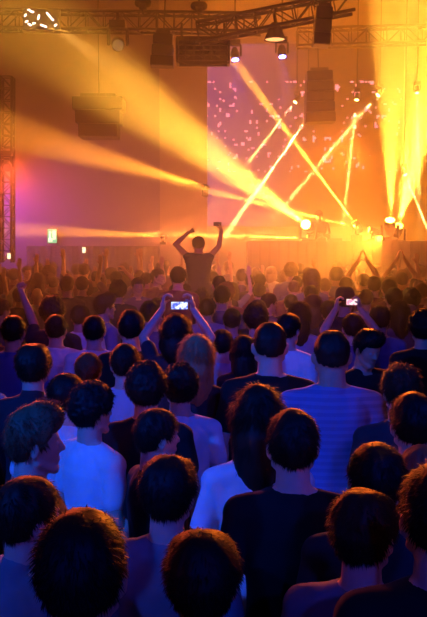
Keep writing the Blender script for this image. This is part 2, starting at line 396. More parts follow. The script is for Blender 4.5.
def sup(x, y, z, h):
    n = 2+.45*min(1, max(0, (h+.25)/.5)); return (abs(x)**n+abs(y)**n+abs(z)**n)**(-1/n)
def head_parts(b, X, fem=False):
    h = MB(); n, m = 40, 28; c = Vector((0,0,HEADZ)); vs = []
    for j in range(m+1):
        t = PI*j/m
        for i in range(n):
            p = 2*PI*i/n
            d_ = Vector((math.sin(t)*math.cos(p), math.sin(t)*math.sin(p), math.cos(t))); g_ = sup(d_.x, d_.y, d_.z, d_.z)
            x = .074*d_.x*g_; y = .094*d_.y*g_; z = .123*d_.z*g_
            if z < 0:
                k = -z/.123; x *= 1-.26*k**1.4
                if y < 0: y *= 1-.35*k
                else: y *= 1-.05*k
            if y > 0: y *= 1-.12*max(0,z/.123)
            # eye sockets, cheeks
            if y > 0:
                for s in (-1,1):
                    g = math.exp(-((x-s*.031)**2/.0003+(z-.010)**2/.00022)); y -= .010*g
                    g = math.exp(-((x-s*.042)**2/.0005+(z+.030)**2/.0006)); y += .005*g
            vs.append(c+Vector((x,y,z)))
    fs = [(j*n+i,(j+1)*n+i,(j+1)*n+(i+1)%n,j*n+(i+1)%n) for j in range(m) for i in range(n)]
    h.add(vs, fs)
    q = lambda x,y,z: c+Vector((x,y,z))
    h.rcone(q(0,.088,.018), q(0,.108,-.020), .008, .0115); h.rcone(q(-.011,.097,-.024), q(.011,.097,-.024), .008,.008)   # nose
    h.rcone(q(-.034,.083,.028), q(.034,.083,.028), .009,.009, fl=((0,0,1),.7))      # brow
    h.rcone(q(-.019,.086,-.052), q(.019,.086,-.052), .008,.008); h.rcone(q(-.015,.086,-.062), q(.015,.086,-.062), .0085,.0085)   # lips
    h.rcone(q(-.012,.070,-.095), q(.012,.070,-.095), .021,.021)   # chin
    for s in (-1,1):
        h.rcone(q(s*.060,.005,-.055), q(s*.020,.066,-.092), .018,.018)   # jaw
        e = MB(); e.ell((0,0,0),(.0095,.020,.033)); E = Matrix.Translation(q(s*.083,-.008,-.006)) @ Matrix.Rotation(s*-.60,4,'Z') @ Matrix.Rotation(-.15,4,'X')
        h.add([E @ Vector(v) for v in e.v], e.f)
    r = .050 if fem else .063
    b.add([X @ Vector(v) for v in h.v], h.f)
    b.rcone(Vector((0,-.022,1.40)), X @ Vector((0,-.018,1.585)), r*1.1, r*.93)

def hand(b, w, d, nrm, s, pose, lat):
    """w wrist, d direction of the fingers, nrm the way the palm looks, lat +1/-1 side of the thumb"""
    d = Vector(d).normalized(); nrm = Vector(nrm); nrm = (nrm-d*nrm.dot(d)).normalized(); sd = d.cross(nrm)*lat
    w = Vector(w); pc = w+d*.048
    b.rcone(w, w+d*.03, .026*s, .030*s, fl=(nrm,.75))
    for k in (-.027,-.009,.009,.027): b.rcone(w+d*.02+sd*k*.7, w+d*.085+sd*k, .017*s, .012*s, 10, 3, fl=(nrm,.9))
    L = [.068,.078,.072,.056]
    for i, k in enumerate((.029,.010,-.010,-.028)):
        a = w+d*.088+sd*k; ln = L[i]
        cv = {'open':(.12,.2,.25),'relaxed':(.45,.6,.5),'fist':(1.35,1.55,1.0),'grip':(.9,.9,.7)}[pose]
        an = 0; p = a; spread = k*2.2 if pose == 'open' else 0
        for q, fr in enumerate((.45,.32,.23)):
            an += cv[q]; v = (d*math.cos(an)+nrm*math.sin(an)+sd*spread).normalized(); e = p+v*ln*fr
            b.rcone(p, e, (.0095-.001*q)*s, (.0090-.001*q)*s, 8, 3); p = e
    a = w+d*.028+sd*.026; t1 = (d*.55+sd*.75+nrm*.35).normalized(); t2 = (d*.9+sd*.15+nrm*(.3 if pose == 'open' else .9)).normalized()
    if pose in ('fist','grip'): t2 = (d*.55-sd*.35+nrm*.9).normalized()
    m_ = a+t1*.042; b.rcone(a, m_, .014*s, .0115*s, 8, 3); b.rcone(m_, m_+t2*.032, .011*s, .009*s, 8, 3)

# arm = (elbow, wrist, hand dir, palm normal, pose) in body space for the right side (+x)
def armset(kind):
    dn = lambda s: ((s*.245,-.03,1.13),(s*.235,.13,.90),(0,.35,-1),(-s,.2,0),'relaxed')
    fw = lambda s: ((s*.24,.02,1.14),(s*.10,.24,1.20),(-s*.7,.5,.3),(0,-.4,-1),'relaxed')
    ph = lambda s: ((s*.235,.16,1.60),(s*.108,.28,1.79),(s*-.12,.1,1),(-s,0,-.1),'grip')
    K = {
     'down': {1:dn(1),-1:dn(-1)}, 'fold': {1:fw(1),-1:fw(-1)},
     'phone': {1:ph(1),-1:ph(-1)},
     'fist': {-1:((-.17,.07,1.53),(-.26,.03,1.80),(-.3,-.05,1),(1,-.3,0),'fist'), 1:dn(1)},
     'apex': {s:((s*.235,.10,1.72),(s*.06,.12,1.97),(-s*.25,0,1),(-s,0,0),'open') for s in (1,-1)},
     'bothup': {1:((.30,.03,1.61),(.335,.05,1.86),(-.15,.05,1),(-1,.3,0),'grip'), -1:((-.34,.03,1.64),(-.15,.05,1.83),(.9,.05,.25),(0,.3,1),'fist')},
     'oneup': {1:((.30,.08,1.62),(.26,.12,1.88),(.05,.05,1),(0,1,0),'open'), -1:dn(-1)},
     'bentup': {1:((.34,.05,1.56),(.14,.10,1.76),(-.6,.1,.8),(-.8,.4,0),'relaxed'), -1:((-.30,.08,1.62),(-.25,.12,1.87),(-.05,.05,1),(0,1,0),'open')},
     'spread': {s:((s*.36,.06,1.60),(s*.36,.10,1.86),(s*.1,0,1),(0,1,0),'open') for s in (1,-1)},
    }
    return K[kind]
def shoulder(s, elb, sx=.18):
    up = max(0, (elb[2]-1.35)/.3); return Vector((s*(sx-.02*up), -.005+.01*up, 1.395+.05*min(1,up)))
TORSO = {
 'm': [(.80,.145,.10,0),(.88,.168,.112,-.01),(.96,.160,.110,-.01),(1.06,.148,.10,0),(1.16,.155,.105,0),(1.26,.172,.115,.005),(1.34,.180,.115,0),(1.40,.165,.098,-.005),(1.445,.12,.075,-.012),(1.48,.07,.055,-.018)],
 'f': [(.80,.145,.10,0),(.88,.172,.115,-.01),(.96,.160,.110,-.01),(1.06,.128,.088,0),(1.16,.130,.092,0),(1.24,.146,.115,.018),(1.31,.152,.123,.018),(1.38,.146,.090,0),(1.43,.105,.066,-.010),(1.47,.058,.050,-.018)]}
def torso(b, sex, arms, inf=0, top=True):
    rs = TORSO[sex]; sx = .18 if sex == 'm' else .158
    if inf:
        rs = [(z, rx+inf, ry+inf, y) for z, rx, ry, y in rs if z < 1.46]
        rs = [(.86, rs[1][1]+.012, rs[1][2]+.012, -.01)] + [r for r in rs if r[0] > .87]
    b.loft(rs)
    for s in (-1,1):
        S = shoulder(s, arms[s][0], sx)
        b.rcone((s*.05,-.015,1.43), S, .058+inf, (.056 if sex == 'm' else .048)+inf)
        b.rcone((s*.035,-.02,1.472 - (.012 if inf else 0)), S+Vector((-s*.02,0,.0)), .040+inf*.6, .048+inf)
        b.rcone((s*.10,0,1.30), S, .07+inf, .05+inf)
def legs(b, inf=0, sit=False, shoes=False):
    for s in (-1,1):
        if sit: hip, kn, an = Vector((s*.12,.03,.90)), Vector((s*.19,.40,.95)), Vector((s*.16,.42,.52))
        else: hip, kn, an = Vector((s*.09,0,.88)), Vector((s*.105,.02,.49)), Vector((s*.11,-.015,.09))
        if shoes:
            b.rcone(an+Vector((0,-.03,-.045)), an+Vector((s*.02,.15,-.050)), .043,.038, fl=((0,0,1),.9)); continue
        b.rcone(hip, kn, .088+inf, .056+inf); b.rcone(kn, an, .056+inf, .038+inf*1.6)
        if not inf: b.rcone(an, an+Vector((0,.03,-.05)), .036,.03)
_bodies = {}
def body_kit(key):
    """key = (sex, arms, headyaw, headpitch, sleeve, sit) -> dict of meshes"""
    if key in _bodies: return _bodies[key]
    sex, ak, hy, hp, slv, sit = key
    arms = armset(ak); X = head_xf(hy, hp); k = {}
    b = MB(); torso(b, sex, arms); head_parts(b, X, sex == 'f'); legs(b, 0, sit)
    th = 1 if sex == 'm' else .85
    for s in (-1,1):
        E, Wr, hd, hn, pose = arms[s]; S = shoulder(s, E, .18 if sex == 'm' else .158); E = Vector(E); Wr = Vector(Wr)
        b.rcone(S, S*.5+E*.5, .050*th, .046*th); b.rcone(S*.5+E*.5, E, .046*th, .037*th)
        b.rcone(E, E*.7+Wr*.3, .039*th, .040*th); b.rcone(E*.7+Wr*.3, Wr, .040*th, .026*th)
        hand(b, Wr, hd, hn, .92 if sex == 'f' else 1, pose, 1 if (E-S).z > 0 or pose == 'relaxed' else -1)
    fine = ak in ('phone','widephone','fist')
    k['body'] = remesh(b, .0055 if fine else .0075, 3 if fine else 4, 'body')
    b = MB(); torso(b, sex, arms, .013)
    for s in (-1,1):
        E, Wr, hd, hn, pose = arms[s]; S = shoulder(s, E, .18 if sex == 'm' else .158); E = Vector(E); Wr = Vector(Wr)
        if slv == 'short': b.rcone(S, S.lerp(E,.62), .064*th, .060*th)
        elif slv == 'long': b.rcone(S, E, .064*th, .054*th); b.rcone(E, E.lerp(Wr,.93), .054*th, .038*th)
    b.rcone((0,-.024,1.40),(0,-.026,1.452 if slv != 'long' else 1.485),.085,.072)   # collar
    me = remesh(b, .009, 3, 'shirt')
    # folds in the cloth
    nv = len(me.vertices); cs = np.empty(nv*3); me.vertices.foreach_get('co', cs); ns = np.empty(nv*3); me.vertex_normals.foreach_get('vector', ns)
    cs = cs.reshape(-1,3); ns = ns.reshape(-1,3)
    av = np.array([noise.noise(Vector((p[0]*9+3, p[1]*9, p[2]*5)))+.5*noise.noise(Vector((p[0]*22, p[1]*22+5, p[2]*13))) for p in cs])
    cs += ns*(.006*av+.001)[:,None]; me.vertices.foreach_set('co', cs.ravel()); me.update()
    k['shirt'] = me
    b = MB(); b.loft([(.80,.160,.123,-.005),(.88,.180,.126,-.01),(.955,.170,.120,-.01)]); legs(b, .016, sit); k['trousers'] = remesh(b, .014, 3, 'trousers')
    b = MB(); legs(b, 0, sit, True); k['shoes'] = remesh(b, .011, 2, 'shoes')
    for s in (-1,1):
        b = MB(); b.rcone(X @ Vector((s*.031,.0755,HEADZ+.010)), X @ Vector((s*.031,.0755,HEADZ+.0101)), .0125,.0125, 14, 6); k['eye%d'%s] = b.mesh('eye', smooth=True)
    k['X'] = X; _bodies[key] = k; return k

# ---- hair
def skull_r(d):
    """radius of the bare skull in direction d"""
    x, y, z = d; ry = .094*(1-.12*max(0,z)) if y > 0 else .094
    r = 1/math.sqrt((x/.074)**2+(y/ry)**2+(z/.123)**2); return r*sup(r*x/.074, r*y/ry, r*z/.123, r*z/.123)
_hair = {}
def hair_mesh(style, seed=0):
    if (style, seed) in _hair: return _hair[(style, seed)]
    rr = random.Random(seed*31+hash_(style)); off = Vector((rr.uniform(-9,9),rr.uniform(-9,9),rr.uniform(-9,9)))
    T = {'short':.018,'crop':.010,'boxy':.022,'quiff':.020,'curly':.036,'long':.022,'spiky':.018,'bob':.030,'bun':.014,'thin':.012}[style]
    long_ = style in ('long','bob'); b = MB(); c = Vector((0,0,HEADZ)); n, m = 72, 44
    def thick(d):
        az = math.atan2(d.x, d.y)          # 0 = face, pi = nape
        f = abs(az)/PI
        bk = {'crop':-.46,'short':-.56,'boxy':-.55,'thin':-.42,'spiky':-.58}.get(style,-.62)
        lim = .52 if f < .28 else (.52-(f-.28)/.12*.50 if f < .40 else (.02 if f < .54 else (.02-(f-.54)/.14*(.02-bk) if f < .68 else bk)))   # hairline height
        if long_: lim = .42 if f < .22 else (.42-(f-.22)/.12*1.4 if f < .34 else -1.1)
        e = d.z-lim; cov = max(-1, min(1, e/.10))
        t = T
        if style == 'boxy': t += .012*max(0,d.z)*min(1,abs(d.x)*2.2)+.004
        if style == 'quiff': t += .030*max(0,d.y+.15)*max(0,d.z)*1.6+.010*max(0,d.z)
        if style == 'spiky': t += .022*max(0,d.z)*abs(noise.noise(d*13+off))*1.6
        if style == 'curly': t += .014*noise.noise(d*9+off)+.008*noise.noise(d*19+off)
        if style == 'thin': t -= .006*max(0,d.z)
        fl = math.atan2(d.x, d.y)*11
        t += .006*noise.noise(d*3.1+off)+.0055*noise.noise(Vector((math.cos(fl/11)*9, math.sin(fl/11)*9, d.z*2.5))+off)+.0022*noise.noise(Vector((math.cos(fl/11)*26, math.sin(fl/11)*26, d.z*4))+off)
        t -= (.0055*noise.noise(Vector((math.cos(fl/11)*9, math.sin(fl/11)*9, d.z*2.5))+off)+.0022*noise.noise(Vector((math.cos(fl/11)*26, math.sin(fl/11)*26, d.z*4))+off))*max(0,(d.z-.75)/.25)
        if not long_: t *= .22+.78*min(1,max(0,(d.z+.5)/.75))
        if style in ('crop','short','boxy','quiff','spiky','thin'):
            t *= 1-.50*min(1,abs(d.x)*1.5)*min(1,max(0,(.55-d.z)/.5))*(1 if style != 'boxy' else .7)   # shorter at the sides
            cov = max(-1, min(1, e/.26)) if e > 0 else cov
            return t*cov if cov < 0 else t*cov**.45
        return t*cov if cov < 0 else t*cov**.6
    vs = []
    for j in range(m+1):
        t = PI*j/m
        for i in range(n):
            p = 2*PI*i/n; d = Vector((math.sin(t)*math.cos(p), math.sin(t)*math.sin(p), math.cos(t)))
            k = thick(d)
            if k < .001: k = -.016
            r = skull_r(d)+k; v = d*r
            if d.z < -.3 and d.y < .2 and not long_: v.y *= 1-.25*min(1,(-d.z-.3)*1.6)
            if d.z < 0 : v.x *= 1-.15*(-d.z)**1.4
            if long_ and d.z < 0 and k > 0:
                drop = (-d.z)**.9*(.19 if style == 'long' else .07)
                v.z -= drop; s = 1+(.16 if style == 'long' else .2)*min(1,-d.z*2.2)*(1-.55*max(0,-d.z-.6)); v.x *= s; v.y = v.y*s-.012
            vs.append(c+v)
    fs = [(j*n+i,(j+1)*n+i,(j+1)*n+(i+1)%n,j*n+(i+1)%n) for j in range(m) for i in range(n)]
    b.add(vs, fs)
    if style == 'bun': b.ell(c+Vector((0,-.075,.105)),(.038,.036,.034))
    # fine tufts following the fall of the hair
    nt_ = 3600
    for _ in range(nt_):
        z = rr.uniform(-.95,1); a = rr.uniform(0,2*PI); q = math.sqrt(1-z*z); d = Vector((q*math.cos(a), q*math.sin(a), z))
        k = thick(d)
        if k < .004: continue
        p0 = d*(skull_r(d)+k-.004)
        if z < -.3 and d.y < .2 and not long_: p0.y *= 1-.25*min(1,(-z-.3)*1.6)
        if z < 0: p0.x *= 1-.15*(-z)**1.4
        ln = {'crop':.009,'thin':.014,'curly':.018,'spiky':.030,'long':.05,'bob':.04}.get(style,.024)*rr.uniform(.6,1.3)
        if long_ and z < 0:
            drop = (-z)**.9*(.19 if style == 'long' else .07); p0.z -= drop; s = 1+(.16 if style == 'long' else .2)*min(1,-z*2.2)*(1-.55*max(0,-z-.6)); p0.x *= s; p0.y = p0.y*s-.012
        crown = Vector((.0,-.45,.9)).normalized(); fl = (d-crown); fl = (fl-d*fl.dot(d)); fl = fl.normalized() if fl.length > .05 else Vector((1,0,0))
        if style in ('quiff',) and d.y > 0 and z > .3: fl = Vector((.1,.5,.9)).normalized()
        up = {'spiky':.7,'curly':.45,'quiff':.4,'long':.12,'bob':.15}.get(style,.26)
        v = (fl+d*up*rr.uniform(.3,1.3)+Vector((rr.gauss(0,.18),rr.gauss(0,.18),rr.gauss(0,.18)))).normalized()
        sd = v.cross(d).normalized(); w = .0019
        mid = p0+v*ln*.55; tip = p0+v*ln+(Vector((0,0,-1))*ln*.18)
        b.add([c+p0-sd*w, c+p0+sd*w, c+p0-d*w, c+mid-sd*w*.7, c+mid+sd*w*.7, c+mid-d*w*.6, c+tip], [(0,1,4,3),(1,2,5,4),(2,0,3,5),(3,4,6),(4,5,6),(5,3,6)])
    me = b.mesh('hair', smooth=True); _hair[(style, seed)] = me; return me
def hash_(s): return sum((i+1)*ord(ch) for i, ch in enumerate(s))
def cap_mesh(flat=False):
    b = MB(); c = Vector((0,0,HEADZ)); n, m = 40, 14; vs = []
    for j in range(m+1):
        t = PI*.5*j/m
        for i in range(n):
            p = 2*PI*i/n; z = .135*math.cos(t)**(.55 if flat else .8)
            vs.append(c+Vector((.093*math.sin(t)**(.6 if flat else .9)*math.cos(p), .114*math.sin(t)**(.6 if flat else .9)*math.sin(p), .015+z)))
    fs = [(j*n+i,(j+1)*n+i,(j+1)*n+(i+1)%n,j*n+(i+1)%n) for j in range(m) for i in range(n)]
    fs.append(tuple(m*n+i for i in range(n-1,-1,-1))); b.add(vs, fs)
    me = b.mesh('crown', smooth=True)
    b = MB(); b.rcone(c+Vector((-.035,.135,.018)), c+Vector((.035,.135,.018)), .055,.055, 16, 5, fl=((0,0,1),.12)); pe = b.mesh('peak', smooth=True)
    return me, pe

# ---- materials of people
def hairmat(name, col, rough=.6): return mat(name, col, rough, 0, bump=(60,60,14,.5,.004), spec=.3)
HM = {'black':hairmat('black_hair',(.010,.008,.008)),'dark':hairmat('dark_brown_hair',(.022,.013,.009)),'brown':hairmat('brown_hair',(.055,.026,.014)),
      'red':hairmat('reddish_hair',(.14,.045,.02)),'blond':hairmat('blond_hair',(.34,.20,.09)),'fair':hairmat('light_brown_hair',(.16,.09,.045)),'grey':hairmat('grey_hair',(.3,.3,.3))}
SK = [mat('skin_%s'%n, c, .5, 0, bump=(25,25,25,.15,.002)) for n, c in (('fair',(.62,.40,.31)),('warm',(.50,.31,.22)),('tan',(.38,.22,.15)))]
def cloth(name, col, rough=.85, stripe=None):
    m = mat(name, col, rough, 0, sheen=.08, bump=(14,14,9,.35,.008), spec=.2)
    if stripe:
        nt = m.node_tree; tc = nt.nodes.new('ShaderNodeTexCoord'); w = nt.nodes.new('ShaderNodeTexWave'); w.bands_direction = 'Z'; w.inputs['Scale'].default_value = stripe[1]; w.inputs['Distortion'].default_value = .4
        nt.links.new(tc.outputs['Object'], w.inputs['Vector']); mx = nt.nodes.new('ShaderNodeMix'); mx.data_type = 'RGBA'
        mx.inputs['A'].default_value = (*col,1); mx.inputs['B'].default_value = (*stripe[0],1); r = nt.nodes.new('ShaderNodeMapRange'); r.inputs['From Min'].default_value = .5; r.inputs['From Max'].default_value = .65
        nt.links.new(w.outputs['Fac'], r.inputs['Value']); nt.links.new(r.outputs[0], mx.inputs['Factor']); nt.links.new(mx.outputs['Result'], nt.nodes['Principled BSDF'].inputs['Base Color'])
    return m
CL = {'white':cloth('white_cotton',(.80,.80,.82)),'light':cloth('pale_cotton',(.45,.45,.55)),'grey':cloth('grey_cotton',(.20,.20,.24)),'black':cloth('black_cotton',(.012,.012,.014)),
      'dark':cloth('dark_cotton',(.035,.03,.04)),'red':cloth('dull_red_cotton',(.20,.05,.06)),'blue':cloth('blue_cotton',(.10,.14,.45)),'purple':cloth('purple_cotton',(.16,.09,.22)),
      'striped':cloth('striped_cotton',(.16,.17,.36),stripe=((.20,.22,.44),9))}
JN = mat('dark_denim',(.03,.035,.06),.9); SH = mat('dark_leather',(.02,.018,.016),.5); EYE = mat('eye_white',(.5,.45,.42),.15); CAPM = cloth('cap_cotton',(.03,.03,.035)); CAPL = cloth('pale_cap_cotton',(.3,.22,.24))
_caps = {}
PEOPLE = []
def part(name, me, parent, m, X=None):
    o = obj(name, me, parent)
    if not me.materials: me.materials.append(m)
    if o.material_slots: o.material_slots[0].link = 'OBJECT'; o.material_slots[0].material = m
    if X is not None: o.matrix_local = X
    return o
def person(loc, yaw, s, label, group=None, sex='m', arms='down', hy=0, hp=0, sleeve='short', sit=False, hair='short', hc='dark', shirt='dark', skin=0, cap=None, seed=None, widen=1):
    k = body_kit((sex, arms, round(hy,2), round(hp,2), sleeve, sit))
    r = empty('person', loc, -yaw); r.scale = (s*widen, s, s); tag(r, label, 'person', group)
    seed = len(PEOPLE) % 4 if seed is None else seed
    part('body', k['body'], r, SK[skin]); part('shirt', k['shirt'], r, CL[shirt]); part('trousers', k['trousers'], r, JN); part('shoes', k['shoes'], r, SH)
    part('eye', k['eye-1'], r, EYE); part('eye', k['eye1'], r, EYE)
    if hair != 'bald': part('hair', hair_mesh(hair, seed), r, HM[hc], k['X'])
    if cap:
        if cap not in _caps: _caps[cap] = cap_mesh(cap == 'flat')
        me, pe = _caps[cap]; cm = CAPL if cap == 'pale' else CAPM
        c = part('cap', me, r, cm, k['X']); part('peak', pe, c, cm)
    PEOPLE.append((r, s)); return r
TOPZ = {'short':1.773,'crop':1.765,'boxy':1.785,'quiff':1.795,'curly':1.795,'long':1.777,'spiky':1.795,'bob':1.785,'bun':1.810,'thin':1.762,'bald':1.755}
WID = {'short':.186,'crop':.172,'boxy':.20,'quiff':.188,'curly':.225,'long':.20,'spiky':.19,'bob':.21,'bun':.178,'thin':.172,'bald':.155}
def place(px, py, w, label, yaw=0, hair='short', smin=.90, smax=1.09, cap=None, **kw):
    """person whose hair spans w pixels about px with its top at py"""
    yaw = math.radians(yaw); top = TOPZ[hair]+(.02 if cap else 0); wd = WID[hair]
    t = abs(math.sin(yaw+kw.get('hy',0))); wd = wd*(1-t)+(wd+.045)*t
    lo, hi = .9, 22
    best = None
    Y = wd*F/w
    for _ in range(30):
        z = P(px, py, Y).z; s = z/top; Y = wd*s*F/w
    s = P(px,py,Y).z/top
    if not smin <= s <= smax:
        s = min(max(s,smin),smax)
        # keep the height on the line of sight
        a, b_ = .8, 22
        for _ in range(50):
            mY = (a+b_)/2
            if P(px,py,mY).z > top*s: a = mY
            else: b_ = mY
        Y = (a+b_)/2
    Y = min(Y, 16.6)
    p = P(px, py, Y)
    return person((p.x, Y, 0), yaw, s, label, hair=hair, cap=cap, **kw)
D = math.radians
# nearest rows --------------------------------------------------------------
place(80,510,95,'round dark-haired head with an orange rim, nearest of all by the bottom edge', hair='short', hc='black', shirt='black', seed=0)
place(28,476,72,'dark-haired man in blue-lit collared shirt turned sideways beside the nearest round head', yaw=50, hair='short', hc='dark', shirt='grey', sleeve='long', seed=1)
place(34,402,62,'fair-haired man in black top, face in profile with orange-edged fringe and nose', yaw=72, hair='quiff', hc='fair', shirt='black', seed=2)
place(202,530,76,'boxy dark head cut by the bottom edge with a red-orange glint on top', hair='boxy', hc='black', shirt='black', seed=3)
place(168,455,56,'boxy dark-haired man in crumpled blue-lit shirt just behind the bottom boxy head', yaw=12, hair='boxy', hc='black', shirt='grey', seed=1)
place(293,409,54,'broad man in black T-shirt with blue-lit neck and golden edged short hair', hair='short', hc='dark', shirt='black', seed=2)
place(258,385,56,'woman with long dark hair and white T-shirt, her hair edged orange', sex='f', hair='long', hc='dark', shirt='white', seed=0)
place(364,489,70,'man in blue-lit T-shirt at the bottom edge with a flat golden rim on his hair', yaw=18, hair='boxy', hc='dark', shirt='grey', hy=D(15), seed=0)
place(377,443,60,'smooth dark head with a blue sheen behind the man with the flat golden rim', hair='short', hc='black', shirt='dark', seed=3)
place(440,462,70,'dark head cut by the frame edge with a long orange rim', hair='short', hc='black', shirt='black', seed=2)
place(421,445,38,'pale pinkish scalp showing between two dark heads near the frame edge', hair='thin', hc='fair', shirt='dark', seed=1)
place(402,362,37,'man with tousled golden-rimmed hair standing behind a large dark head', hair='spiky', hc='brown', shirt='dark', seed=1)
place(414,392,48,'large dark head directly before the tousled golden-rimmed hair', hair='short', hc='black', shirt='black', seed=0)
place(332,330,34,'man in striped blue T-shirt seen from behind with short dark hair', hair='crop', hc='dark', shirt='striped', skin=1, widen=1.1)
place(157,408,48,'man with purple-lit cheek turned aside, just behind the boxy head in crumpled shirt', yaw=62, hair='short', hc='black', shirt='black', seed=1)
place(146,360,44,'wide rounded dark head before the blond woman, left of a taller curly one', hair='curly', hc='black', shirt='black', seed=1)
place(180,362,38,'man in pale blue-lit T-shirt with bare arm hanging, dark curly head', hair='curly', hc='dark', shirt='white', seed=2)
place(92,380,46,'dark-haired man in bright blue-lit shirt, cheek turned aside, beside the reddish head', yaw=48, hair='curly', hc='black', shirt='white', seed=3)
place(66,373,33,'person in glowing blue-white T-shirt with small dark head behind the profile man', hair='short', hc='black', shirt='white', seed=0, smin=.88, widen=1.15)
place(33,343,38,'man in dark jacket with pale collar and red-rimmed square haircut', hair='boxy', hc='dark', shirt='dark', sleeve='long', seed=2)
place(88,352,28,'reddish-haired head between the red-rimmed square haircut and the dark head in blue', hair='short', hc='red', shirt='purple', seed=1)
place(196,334,34,'woman with long straight blond-red hair and dark purple top', sex='f', hair='long', hc='blond', shirt='dark', seed=1)
place(125,343,30,'dark-haired man in blue-lit top before the head with short hair, near the blond woman', hair='short', hc='black', shirt='light', seed=1)
place(270,322,34,'short-haired man in black T-shirt with purple-lit bare neck', hair='crop', hc='dark', shirt='black', seed=0, widen=1.05)
place(289,313,27,'dark-haired man in pale top looking aside behind the bare-necked man', yaw=35, hair='short', hc='dark', shirt='white', seed=2)
place(364,325,30,'man looking back over the crowd, face and V-neck lit purple', yaw=150, hair='quiff', hc='black', shirt='black', hp=D(18), skin=1, seed=1)
place(244,335,22,'narrow dark head right before the blond woman, straight dark hair', sex='f', hair='long', hc='black', shirt='dark', seed=2)
place(222,329,19,'small dark head in the gap between the blond woman and the narrow dark one', hair='short', hc='black', shirt='light', seed=3)
place(131,309,27,'round dark head of middle height before the man in profile with lit cheek', hair='short', hc='black', shirt='black', seed=3)
place(105,292,23,'man in profile with tousled brown hair and purple-lit cheek', yaw=60, hair='quiff', hc='brown', shirt='blue', skin=0, seed=0)
place(94,315,22,'dark head with white collar glowing blue behind the reddish head', hair='short', hc='black', shirt='white', seed=0, smin=.86)
place(80,304,18,'dark head between the two glowing white collars', hair='short', hc='black', shirt='white', seed=2)
place(56,314,22,'dark-haired person in glowing white shirt behind the red-rimmed square haircut', hair='short', hc='black', shirt='white', seed=1)
place(52,295,27,'bushy dark-haired person thrusting a bare arm and clenched fist up towards the frame edge', hair='curly', hc='black', shirt='dark', seed=0, arms='fist')
# the left raised fist
place(13,315,24,'dark-haired person in blue top standing under the raised bare fist', hair='short', hc='dark', shirt='blue', seed=3)
place(1,298,20,'purple-lit fair person at the frame edge behind the raised fist', yaw=40, hair='short', hc='fair', shirt='purple', seed=1)
# phone holders
ph1 = place(176,313,31,'dark-haired person holding up a glowing phone in both blue-lit hands', hair='bob', hc='black', shirt='dark', arms='phone', sex='f', sleeve='short', seed=2)
ph2 = place(353,313,21,'person holding a phone aloft in both purple-lit hands behind the man looking back', hair='short', hc='black', shirt='purple', arms='phone', seed=0)
place(150,300,20,'dark head right behind the glowing phone holder, hair edged purple', hair='short', hc='dark', shirt='purple', seed=1)
place(207,298,16,'dark-haired head behind the blue-lit shoulders near the phone', hair='short', hc='dark', shirt='light', seed=2)
place(202,287,15,'shaggy dark hair below the torso of the man with raised arms', hair='curly', hc='black', shirt='dark', seed=1)
place(222,285,17,'neat dark head of a tall man beside the raised man', hair='short', hc='black', shirt='purple', seed=0)
place(232,308,18,'dark head with lilac shirt before the neat-haired tall man', hair='short', hc='dark', shirt='light', seed=3)
place(256,302,26,'wide dark bushy head in the middle of the purple haze', hair='curly', hc='black', shirt='dark', seed=2)
place(258,298,18,'person in a dark cap just behind the wide bushy head', hair='short', hc='black', shirt='dark', cap='round', seed=0)
place(269,293,18,'brown-haired man in profile with lit cheek beside the capped person', yaw=65, hair='short', hc='brown', shirt='purple', seed=1)
place(299,301,22,'woman with long dark hair and lilac top facing the stage', sex='f', hair='long', hc='black', shirt='light', seed=3)
place(259,283,13,'small head below another in the pink haze, beside the capped person', hair='short', hc='dark', shirt='red')
place(260,273,12,'far head topmost of two in line in the pink haze', hair='short', hc='dark', shirt='red')
place(294,280,12,'pale-haired head alone in the pink haze', hair='thin', hc='fair', shirt='red')
place(291,294,13,'dark head just below the pale-haired one in the pink haze', hair='short', hc='black', shirt='dark')
place(311,285,14,'dark-haired head between the pale-haired one and the man in flat cap', hair='short', hc='dark', shirt='dark')
place(313,294,18,'woman with pinkish lit hair beside the woman in lilac top', sex='f', hair='long', hc='fair', shirt='purple')
place(325,278,12,'soft pink head behind the man in flat cap', hair='short', hc='fair', shirt='red')
place(345,286,18,'man in flat-topped dark cap above the raised phone', hair='crop', hc='black', shirt='dark', cap='flat')
place(346,277,13,'head directly behind the man in flat-topped cap', hair='short', hc='dark', shirt='red')
place(330,300,18,'dark head low before the flat-topped cap', hair='boxy', hc='black', shirt='dark')
place(366,289,14,'fair brown head between the raised phone and the clapping people', hair='short', hc='brown', shirt='light')
place(380,305,21,'dark-haired man in blue-sleeved shirt beside the raised phone', hair='short', hc='dark', shirt='blue')
place(374,276,14,'orange-lit head below the first pair of joined hands', hair='short', hc='dark', shirt='red')
place(389,279,15,'rounded dark head below the second pair of joined hands', hair='short', hc='black', shirt='red')
place(394,287,17,'dark head before the one below the second joined hands', hair='short', hc='black', shirt='dark')
place(411,287,20,'broad rounded dark head near the frame edge, golden haze behind it', hair='curly', hc='black', shirt='dark')
place(400,300,19,'person with long brown hair between two rounded dark heads', sex='f', hair='long', hc='dark', shirt='purple')
place(422,283,14,'head with red glow cut by the frame edge behind the broad rounded one', hair='short', hc='red', shirt='red')
place(423,308,30,'big dark curly head at the frame edge beside the blue-sleeved man', hair='curly', hc='black', shirt='black')
place(410,303,14,'person in pale cap catching lilac light near the big curly head', hair='short', hc='dark', shirt='light', cap='pale')
place(67,276,14,'first of two dark heads side by side before the small glowing panels', hair='short', hc='black', shirt='dark')
place(82,276,13,'second of two dark heads side by side, nearer the raised purple hand', hair='short', hc='black', shirt='dark')
place(37,288,9,'small bald head lit whitish blue beyond the raised fist', hair='bald', hc='grey', shirt='light')
place(118,279,18,'dark mass of hair below the raised purple hand', hair='curly', hc='black', shirt='dark')
place(138,277,14,'person with lit purple face looking back towards the camera', yaw=165, hair='short', hc='dark', shirt='purple')
